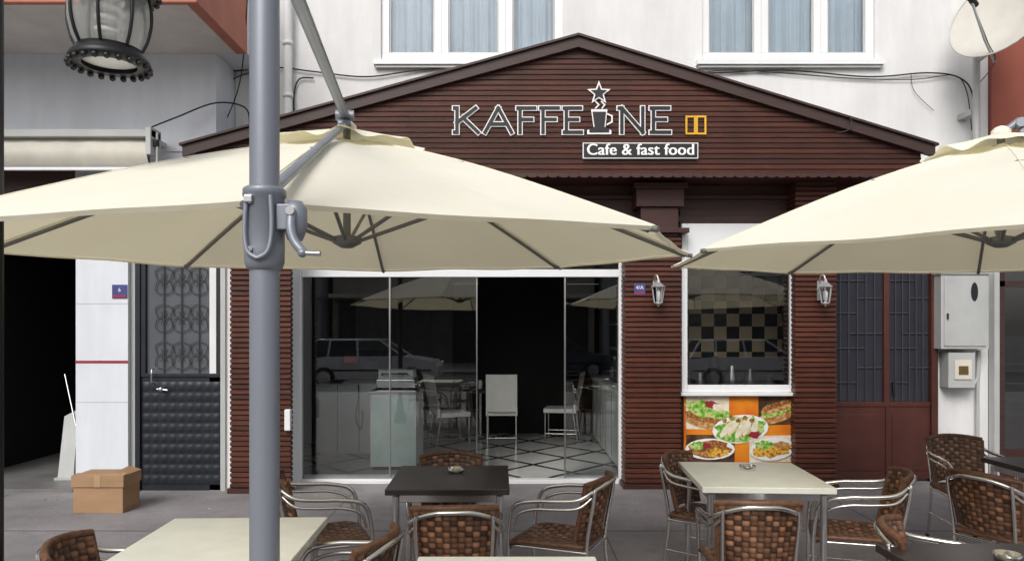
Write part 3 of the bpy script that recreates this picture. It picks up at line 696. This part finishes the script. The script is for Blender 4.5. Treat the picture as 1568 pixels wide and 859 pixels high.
# cardboard box
q=MB(); D=6.6; a,b=X(112,D),X(188,D)
q.box(a,b,D,D+.30,0.001,.28,cardb)
q.box(a-.012,b+.012,D-.012,D+.312,.235,.335,cardb)
q.add([(a-.012,D-.012,.336),(b+.012,D-.012,.336),(b+.02,D+.04,.355),(a-.01,D+.08,.345)],[(0,1,2,3)],cardb)
q.add([(b+.012,D-.012,.336),(b+.013,D+.31,.336),(b-.09,D+.28,.375),(b-.08,D+.04,.365)],[(0,1,2,3)],cardb)
q.box((a+b)/2-.03,(a+b)/2+.03,D-.015,D-.0125,.235,.335,tape)
q.done('cardboard_box',None,.004)

# ---------------------------------------------------------------- parasols
def parasol(cx,cy,R,a0,zr,tilt,apex,pole,hubz,name,crank=False):
    par=empty(name)
    def rimz(x,y): return zr+tilt*(y-cy)
    VV=[(cx+R*math.cos(a0+k*math.pi/4),cy+R*math.sin(a0+k*math.pi/4)) for k in range(8)]
    A=Vector((cx,cy,apex))
    def ribpt(k,t):
        x,y=VV[k%8]; P_=Vector((x,y,rimz(x,y))); q=A.lerp(P_,t); q.z+=.050*math.sin(math.pi*t)*(1-.3*t); return q
    cm=MB(); N=16; S=14; t0=.07
    for k in range(8):
        def fn(u,v):
            t=t0+(1-t0)*v; a_=ribpt(k,t); b_=ribpt(k+1,t); q=a_.lerp(b_,u)
            s_=math.sin(math.pi*u)
            q.z-=.030*s_*t*(1-t)*2.2
            inw=Vector((cx-q.x,cy-q.y,0)).normalized(); q+=inw*(.022*s_*t**3)
            q.z+=.006*math.sin(u*9+k*2.3)*math.sin(v*7+k)*s_
            # tension creases running from the rib tips
            e_=min(u,1-u); q.z+=.004*math.sin((v*16+e_*30)+k)*math.exp(-e_*9)*(1 if 0<e_ else 0)*v*(1-v)*4
            return q
        cm.grid(fn,S,N,canopy)
        cm.grid(lambda u,v:fn(u,1)+Vector((0,0,-.014*v))+Vector((cx-fn(u,1).x,cy-fn(u,1).y,0)).normalized()*(.012*v-.002),S,1,canopy)
        cm.tube([ribpt(k,t0+(1-t0)*i/10)+Vector((0,0,.001)) for i in range(11)],.0035,canopy,6)
    rc=.40
    def cap(u,v):
        w_=u*2*math.pi; rr=rc*v; q8=1-.05*(1-math.cos((w_-a0)*8))/2
        slope=(apex-zr)/R
        return Vector((cx+rr*q8*math.cos(w_),cy+rr*q8*math.sin(w_),apex+.055-slope*rr*.92+.014*math.sin(w_*8)*v*v+.012*math.sin(w_*13+1)*v**3))
    cm.grid(cap,96,8,canopy)
    cm.lathe([(.001,.03),(.03,.02),(.05,0),(.05,-.02)],(cx,cy,apex+.06),canopy,16)
    cm.done('canopy',par)
    fr=MB()
    for k in range(8):
        pts=[ribpt(k,.02+.965*i/8)-Vector((0,0,.022)) for i in range(9)]
        fr.tube(pts,.011,ribgrey,8)
        pm=ribpt(k,.46)-Vector((0,0,.03)); hb=Vector((cx,cy,hubz)); d=(pm-hb); d.z=0; d.normalize()
        fr.tube([hb+d*.06,pm],.010,ribgrey,8)
        e=ribpt(k,.97)-Vector((0,0,.02)); o_=Vector((e.x-cx,e.y-cy,0)).normalized()
        fr.tube([e,ribpt(k,1)+o_*.012-Vector((0,0,.012))],.012,ribgrey,8)
        fr.box(pm.x-.018,pm.x+.018,pm.y-.018,pm.y+.018,pm.z-.012,pm.z+.025,ribgrey)
    fr.tube([(cx,cy,hubz-.02),(cx,cy,apex+.03)],.02,ribgrey,12)
    fr.lathe([(.001,-.035),(.03,-.035),(.075,-.01),(.075,.02),(.03,.03),(.02,.03)],(cx,cy,hubz),ribgrey,16)
    fr.lathe([(.02,-.05),(.07,-.04),(.07,-.01),(.02,-.01)],(cx,cy,apex-.03),ribgrey,16)
    px_,py_=pole; 
    tz=2.80
    fr.done('ribs',par)
    pl=MB()
    pl.tube([(px_,py_,.1),(px_,py_,tz)],.0375,polegrey,28,ry=.0375)
    pl.lathe([(.04,0),(.044,.02),(.03,.05),(.001,.06)],(px_,py_,tz-.01),polegrey,24)
    d=Vector((cx-px_,cy-py_,0)).normalized(); n_=Vector((-d.y,d.x,0))
    hub=Vector((cx,cy,apex+.09))-d*.09
    pl.tube([Vector((px_,py_,tz-.09)),hub],.024,polegrey,16,ry=.018)
    col=Vector((px_,py_,rimz(px_,py_)-.02))
    pl.tube([col+d*.04+Vector((0,0,.03)),hub-Vector((0,0,.05))-d*.02],.017,polegrey,12)
    pl.tube([hub+n_*.045,hub-n_*.045],.026,polegrey,14); pl.tube([hub+Vector((0,0,.02)),hub+d*.09-Vector((0,0,.05))],.020,polegrey,12)
    pl.tube([hub-Vector((0,0,.05))-d*.02+n_*.03,hub-Vector((0,0,.05))-d*.02-n_*.03],.024,polegrey,12)
    if crank:
        pl.lathe([(.0378,-.115),(.044,-.112),(.0495,-.095),(.0505,-.06),(.0495,.07),(.054,.074),(.054,.092),(.046,.097),(.0378,.097)],(px_,py_,1.915),polegrey,32)
        for sx in(-1,1):
            pl.tube([(px_+sx*.030,py_-.046,1.985),(px_+sx*.034,py_-.049,1.90),(px_+sx*.026,py_-.053,1.845),(px_,py_-.055,1.826)],.006,polegrey,8,5)
        pl.box(px_-.034,px_-.012,py_-.058,py_-.044,1.965,1.985,alu)
        hx=px_+.082
        pl.box(px_+.04,hx-.005,py_-.035,py_+.015,1.90,1.965,polegrey)
        pl.lathe([(.001,-.055),(.018,-.05),(.030,-.02),(.030,.03),(.018,.05),(.001,.052)],(hx,py_-.01,1.925),polegrey,18)
        pl.tube([(hx,py_-.04,1.945),(hx,py_-.05,1.905),(hx+.010,py_-.055,1.87),(hx+.030,py_-.06,1.845),(hx+.040,py_-.06,1.836)],[.012]*13,polegrey,10,3)
        pl.tube([(hx+.033,py_-.065,1.838),(hx+.080,py_-.072,1.835)],.007,alu,10); pl.ball((hx+.034,py_-.066,1.838),.012,polegrey)
        pl.tube([(hx,py_-.035,1.945),(hx,py_-.058,1.945)],.011,alu,12)
        for dz in(-.07,.05):
            pl.tube([(px_-.02,py_-.040,1.92+dz),(px_-.02,py_-.054,1.92+dz)],.007,alu,8)
    pl.box(px_-.5,px_+.5,py_-.05,py_+.05,.005,.07,black); pl.box(px_-.05,px_+.05,py_-.5,py_-.051,.005,.07,black); pl.box(px_-.05,px_+.05,py_+.051,py_+.5,.005,.07,black)
    pl.lathe([(.06,.07),(.06,.2),(.04,.22)],(px_,py_,0),polegrey,18)
    pl.done('mast',par,bevel=.003)
parasol(-.85,3.8,1.8,math.radians(4),2.045,.027,2.63,(-.637,1.90),2.10,'cantilever_parasol',True)
parasol(2.75,4.15,1.88,math.radians(16),2.055,.027,2.70,(4.55,3.3),2.14,'cantilever_parasol')

# ---------------------------------------------------------------- tables
def table(cx,cy,w,d,top,rot=0,ash=True):
    q=MB(); q.box(-w/2,w/2,-d/2,d/2,.715,.75,top)
    ft=.055
    for sx in(-1,1):
        for sy in(-1,1):
            q.tube([(sx*(w/2-ft),sy*(d/2-ft),.012),(sx*(w/2-ft),sy*(d/2-ft),.70)],.02,alu,12); q.lathe([(.001,0),(.024,0),(.024,.03),(.02,.03)],(sx*(w/2-ft),sy*(d/2-ft),.001),blackflat,12)
    for sy in(-1,1):
        q.box(-w/2+ft+.02,w/2-ft-.02,sy*(d/2-ft)-.01,sy*(d/2-ft)+.01,.665,.712,alu)
    for sx in(-1,1): q.box(sx*(w/2-ft)-.01,sx*(w/2-ft)+.01,-d/2+ft+.02,d/2-ft-.02,.665,.712,alu)
    q.done('cafe_table',None,.006,(cx,cy,0),rot)
    if ash:
        s=MB(); s.lathe([(.001,.008),(.04,.008),(.046,.03),(.052,.03),(.045,0),(.001,0)],(0,0,0),glasslamp,20); s.done('glass_ashtray',None,0,(cx+.02,cy+.12,.7515))
table(-.37,4.50,.70,.72,dark_top,math.radians(1)); table(1.48,4.58,.75,.8,light_top,math.radians(-3))
table(-1.23,3.16,.72,.72,light_top,math.radians(2),False); table(-.02,2.57,.70,.70,light_top,0,False)
table(1.90,2.74,.75,.72,dark_top,0); table(3.68,4.82,.75,.75,dark_top,math.radians(2))

# ---------------------------------------------------------------- wicker chairs
def chair():
    q=MB(); rng=random.Random(3)
    def weave(fn,nu,nv,nrm,amp=.006):
        S=4; W_=nu*S; H_=nv*S; vs=[];hs=[]
        shade={}
        for j in range(H_+1):
            for i in range(W_+1):
                ci,cj=min(i//S,nu-1),min(j//S,nv-1); fu=i/S-ci; fv=j/S-cj
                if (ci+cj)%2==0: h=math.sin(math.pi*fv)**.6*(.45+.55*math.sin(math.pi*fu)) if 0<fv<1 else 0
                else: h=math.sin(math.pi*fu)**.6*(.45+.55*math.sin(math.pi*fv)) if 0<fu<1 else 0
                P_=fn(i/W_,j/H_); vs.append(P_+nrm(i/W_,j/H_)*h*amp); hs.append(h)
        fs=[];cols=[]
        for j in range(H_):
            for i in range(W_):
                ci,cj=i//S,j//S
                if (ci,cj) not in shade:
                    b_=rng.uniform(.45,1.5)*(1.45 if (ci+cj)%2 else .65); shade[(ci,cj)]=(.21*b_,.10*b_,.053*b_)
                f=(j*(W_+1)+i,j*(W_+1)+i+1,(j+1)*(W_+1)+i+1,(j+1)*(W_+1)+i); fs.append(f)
                c_=shade[(ci,cj)]; cols.append([tuple(x_*(.18+.82*hs[k]) for x_ in c_) for k in f])  # low spots darkened: shade between strands is put into the vertex colour
        q.add(vs,fs,wicker,True,cols)
    def back(u,v):
        x=(u-.5)*(.40+.06*v); s_=(2*u-1); y=-.235-.07*v+.075*s_*s_; z=.46+.335*v-.02*s_*s_*v
        return Vector((x,y,z))
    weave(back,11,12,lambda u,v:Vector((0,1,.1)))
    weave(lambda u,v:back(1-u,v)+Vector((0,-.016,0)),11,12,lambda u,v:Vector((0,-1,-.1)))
    q.tube([back(i/10,1)+Vector((0,-.008,.004)) for i in range(11)],.017,wicker_flat,10)
    for u in(0,1): q.tube([back(u,i/5)+Vector((0,-.008,0)) for i in range(6)],.013,wicker_flat,8)
    def seat(u,v):
        x=(u-.5)*(.40+.05*v); y=-.22+.44*v; z=.44-.02*math.sin(math.pi*u)*math.sin(math.pi*v)-.02*max(0,v-.85)/.15
        return Vector((x,y,z))
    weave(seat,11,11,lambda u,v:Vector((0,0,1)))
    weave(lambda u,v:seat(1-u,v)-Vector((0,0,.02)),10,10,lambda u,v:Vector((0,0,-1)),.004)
    ring=[seat(i/6,0) for i in range(7)]+[seat(1,i/6) for i in range(1,7)]+[seat(1-i/6,1) for i in range(1,7)]+[seat(0,1-i/6) for i in range(1,7)]
    q.tube([p_-Vector((0,0,.01)) for p_ in ring],.016,wicker_flat,8)
    q.grid(lambda u,v:seat(u,1)-Vector((0,-.012,.05*v)),10,2,wicker_flat)
    for off,r_ in((0,.0125),(.045,.009)):
        half=[(.215,.235-off*.6,0.0),(.222,.232-off*.6,.25),(.235,.225-off*.6,.50),(.25,.18-off*.5,.635-off),(.262,.05,.675-off),(.262,-.08,.685-off),(.245,-.20,.70-off),(.20,-.265,.74-off*.7)]
        if off==0:
            full=half+[(.10,-.318,.775),(0,-.33,.78)]+[(-x_,y_,z_) for x_,y_,z_ in ([(.10,-.318,.775)]+half[::-1])]
            q.tube(full,r_,chrome,10,4)
        else:
            for sx in(-1,1): q.tube([(sx*x_,y_,z_) for x_,y_,z_ in half[2:]],r_,chrome,8,4)
    for sx in(-1,1):
        q.tube([(sx*.20,-.29,0),(sx*.20,-.25,.22),(sx*.195,-.235,.43),(sx*.205,-.28,.70),(sx*.20,-.285,.755)],.0115,chrome,10,4)
        q.tube([(sx*.218,.232,.40),(sx*.20,-.235,.40)],.010,chrome,8)
        q.tube([(sx*.218,.232,.20),(sx*.20,-.255,.20)],.007,chrome,8)
        for yy,xx in((.235,.215),(-.29,.20)): q.lathe([(.001,0),(.016,0),(.016,.025),(.012,.025)],(sx*xx,yy,.001),blackflat,10)
    q.tube([(-.218,.225,.40),(.218,.225,.40)],.010,chrome,8); q.tube([(-.2,-.237,.40),(.2,-.237,.40)],.010,chrome,8)
    q.v=[(x_*.9,y_,z_) for x_,y_,z_ in q.v]
    return q.mesh('wicker_chair')
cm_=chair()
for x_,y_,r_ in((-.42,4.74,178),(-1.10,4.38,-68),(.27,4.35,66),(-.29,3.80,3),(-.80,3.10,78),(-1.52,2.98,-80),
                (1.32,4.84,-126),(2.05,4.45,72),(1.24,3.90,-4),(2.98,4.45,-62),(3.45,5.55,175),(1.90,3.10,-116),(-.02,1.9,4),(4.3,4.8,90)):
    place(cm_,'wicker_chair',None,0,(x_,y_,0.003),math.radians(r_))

# ---------------------------------------------------------------- street lantern
q=MB(); D=2.8
lx_,ly_=X(168,D),D
zb=Z(101,D)
q.lathe([(.095,0),(.137,0),(.143,.012),(.137,.03),(.118,.045),(.115,.06),(.10,.06)],(lx_,ly_,zb),black,32)
q.lathe([(.001,.02),(.10,.02)],(lx_,ly_,zb),diffuser,24)
for k in range(22):
    w_=2*math.pi*k/22; q.ball((lx_+.138*math.cos(w_),ly_+.138*math.sin(w_),zb-.006),.012,black,8)
prof=[(.108,.06),(.126,.10),(.139,.16),(.139,.22),(.128,.27)]
vs=[];fs=[];nL=96
for r_,z_ in prof:
    for k in range(nL):
        w_=2*math.pi*k/nL; rr=r_+.0025*math.cos(w_*32); vs.append((lx_+rr*math.cos(w_),ly_+rr*math.sin(w_),zb+z_))
for i in range(len(prof)-1):
    for k in range(nL): fs.append((i*nL+k,i*nL+(k+1)%nL,(i+1)*nL+(k+1)%nL,(i+1)*nL+k))
q.add(vs,fs,ribglass,True)
for k in range(8):
    w_=2*math.pi*(k+.3)/8; q.tube([(lx_+(r_+.006)*math.cos(w_),ly_+(r_+.006)*math.sin(w_),zb+z_) for r_,z_ in prof],.0065,black,8,3)
q.lathe([(.128,.27),(.165,.275),(.175,.30),(.165,.315),(.13,.33),(.10,.40),(.05,.46),(.02,.48),(.012,.56)],(lx_,ly_,zb),black,32)
for k in range(24):
    w_=2*math.pi*k/24; q.ball((lx_+.170*math.cos(w_),ly_+.170*math.sin(w_),zb+.278),.012,black,8)
hel=[(lx_+.042*math.cos(t*.6),ly_+.042*math.sin(t*.6),zb+.25-.0044*t) for t in range(34)]
q.tube(hel,.012,bulbm,8,2); q.lathe([(.001,.33),(.036,.33),(.036,.25),(.001,.25)],(lx_,ly_,zb),bulbm,14)
ppx=X(-13,D)
q.tube([(lx_,ly_,zb+.55),(lx_,ly_,zb+.68),((lx_+ppx)/2,ly_,zb+.78),(ppx,ly_,zb+.62)],.014,black,10,6)
q.tube([(ppx,D,.0),(ppx,D,zb+1.1)],.04,black,16); q.lathe([(.001,0),(.12,0),(.12,.1),(.07,.2),(.05,.4),(.04,.42)],(ppx,D,.001),black,20)
q.lathe([(.04,0),(.06,.02),(.04,.08),(.001,.14)],(ppx,D,zb+1.1),black,16)
q.done('street_lamp')

# ---------------------------------------------------------------- street side behind viewer
def car(name,x,y,paint):
    q=MB()
    low=[(-2.1,.35),(-2.12,.62),(-2.0,.86),(-1.2,.93),(1.0,.95),(1.95,.80),(2.1,.62),(2.1,.35),(1.75,.25),(-1.8,.25)]
    q.prism(low,-.82,.82,paint)
    B=[(-1.95,.90,.78),(1.05,.93,.78),(.35,1.40,.62),(-1.6,1.42,.62)]
    vs=[(a_,-y_,z_) for a_,z_,y_ in B]+[(a_,y_,z_) for a_,z_,y_ in B]
    q.add(vs,[(0,1,2,3),(7,6,5,4),(1,5,6,2),(0,3,7,4)],carglass); q.box(-1.62,.38,-.64,.64,1.40,1.45,paint)
    for s in(-1,1):
        for (a_,z_,y_),(b__,zz_,yy_) in((B[0],B[3]),(B[1],B[2]),((-.3,.93,.78),(-.35,1.41,.62)),((-1.2,.93,.78),(-1.15,1.41,.62))): q.tube([(a_,s*y_,z_),(b__,s*yy_,zz_)],.035,paint,6)
        for wx_ in(-1.3,1.3):
            q.tube([(wx_,s*.70,.30),(wx_,s*.85,.30)],.32,tyre,24); q.tube([(wx_,s*.851,.30),(wx_,s*.862,.30)],.2,alu,16)
        q.box(-1.9,1.9,s*.822,s*.84,.5,.55,blackflat); q.box(.95,1.1,s*.83,s*.98,.95,1.06,blackflat)
    for s in(-1,1): q.box(2.07,2.12,s*.5-.2,s*.5+.2,.62,.75,signwhite); q.box(-2.14,-2.08,s*.6-.12,s*.6+.12,.6,.85,redpaint)
    q.done(name,None,.03,(x,y,-.118))
car('parked_car',-4.3,-7.0,carpaint); car('parked_car',7.2,-7.0,carpaint); car('parked_car',1.6,-11.3,carpaint2); car('parked_car',-10,-7,carpaint2)
def block(name,x0,x1,y,h,mat):
    e=empty(name); q=MB(); q.box(x0,x1,y-8,y,-.1,h,mat); q.box(x0-.2,x1+.2,y-8.2,y+.3,h+.001,h+.3,mat)
    q.box(x0+.3,x1-.3,y+.001,y+.05,0,3.0,int_dark)
    q.box(x0,x1,y+.002,y+.9,3.1,3.3,creamaw); q.done('walls',e)
    q=MB(); nx=int((x1-x0)/2.6)
    for f in range(int((h-3.4)/2.9)):
        for i in range(nx):
            cx_=x0+(i+.5)*(x1-x0)/nx; zz=4.2+f*2.9
            q.box(cx_-.75,cx_+.75,y+.004,y+.06,zz,zz+1.5,pvc); q.box(cx_-.68,cx_-.03,y+.061,y+.07,zz+.07,zz+1.43,carglass); q.box(cx_+.03,cx_+.68,y+.061,y+.07,zz+.07,zz+1.43,carglass)
            q.box(cx_-.85,cx_+.85,y+.004,y+.15,zz-.1,zz-.01,pvc)
    q.done('windows',e)
block('apartment_building',-26,-9,-19,6.6,facadeB); block('apartment_building',-8.7,4,-20,6.6,facadeA); block('apartment_building',4.3,22,-19,6.6,facadeB)

# ---------------------------------------------------------------- light, sky, camera
wd=bpy.data.worlds.new('World'); sc.world=wd; wd.use_nodes=True; nt=wd.node_tree
bg=nt.nodes['Background']; sky=nn(nt,'ShaderNodeTexSky'); sky.sky_type='NISHITA'; sky.sun_disc=False
el=math.radians(42); az_=math.radians(200)
sky.sun_elevation=el; sky.sun_rotation=az_; sky.air_density=1.0; sky.dust_density=4.0; sky.ozone_density=1.0
hs=nn(nt,'ShaderNodeHueSaturation'); hs.inputs['Saturation'].default_value=.35
nt.links.new(sky.outputs[0],hs.inputs['Color']); nt.links.new(hs.outputs[0],bg.inputs[0]); bg.inputs[1].default_value=.15
sl=bpy.data.lights.new('sun','SUN'); sl.energy=1.5; sl.angle=math.radians(28); sl.color=(1,.98,.95)
so=bpy.data.objects.new('sun',sl); sc.collection.objects.link(so)
dv=Vector((math.sin(az_)*math.cos(el),math.cos(az_)*math.cos(el),math.sin(el))); so.rotation_euler=dv.to_track_quat('Z','Y').to_euler(); so.location=(0,-5,12)
cd=bpy.data.cameras.new('camera'); co=bpy.data.objects.new('camera',cd); sc.collection.objects.link(co)
cd.sensor_width=36; cd.lens=36*F/1568; cd.shift_y=73.5/1568; cd.clip_end=500; cd.clip_start=.05
co.location=(0,0,CAMZ); co.rotation_euler=(math.pi/2,0,0); sc.camera=co
sc.view_settings.view_transform='Standard'; sc.view_settings.look='None'; sc.view_settings.exposure=0
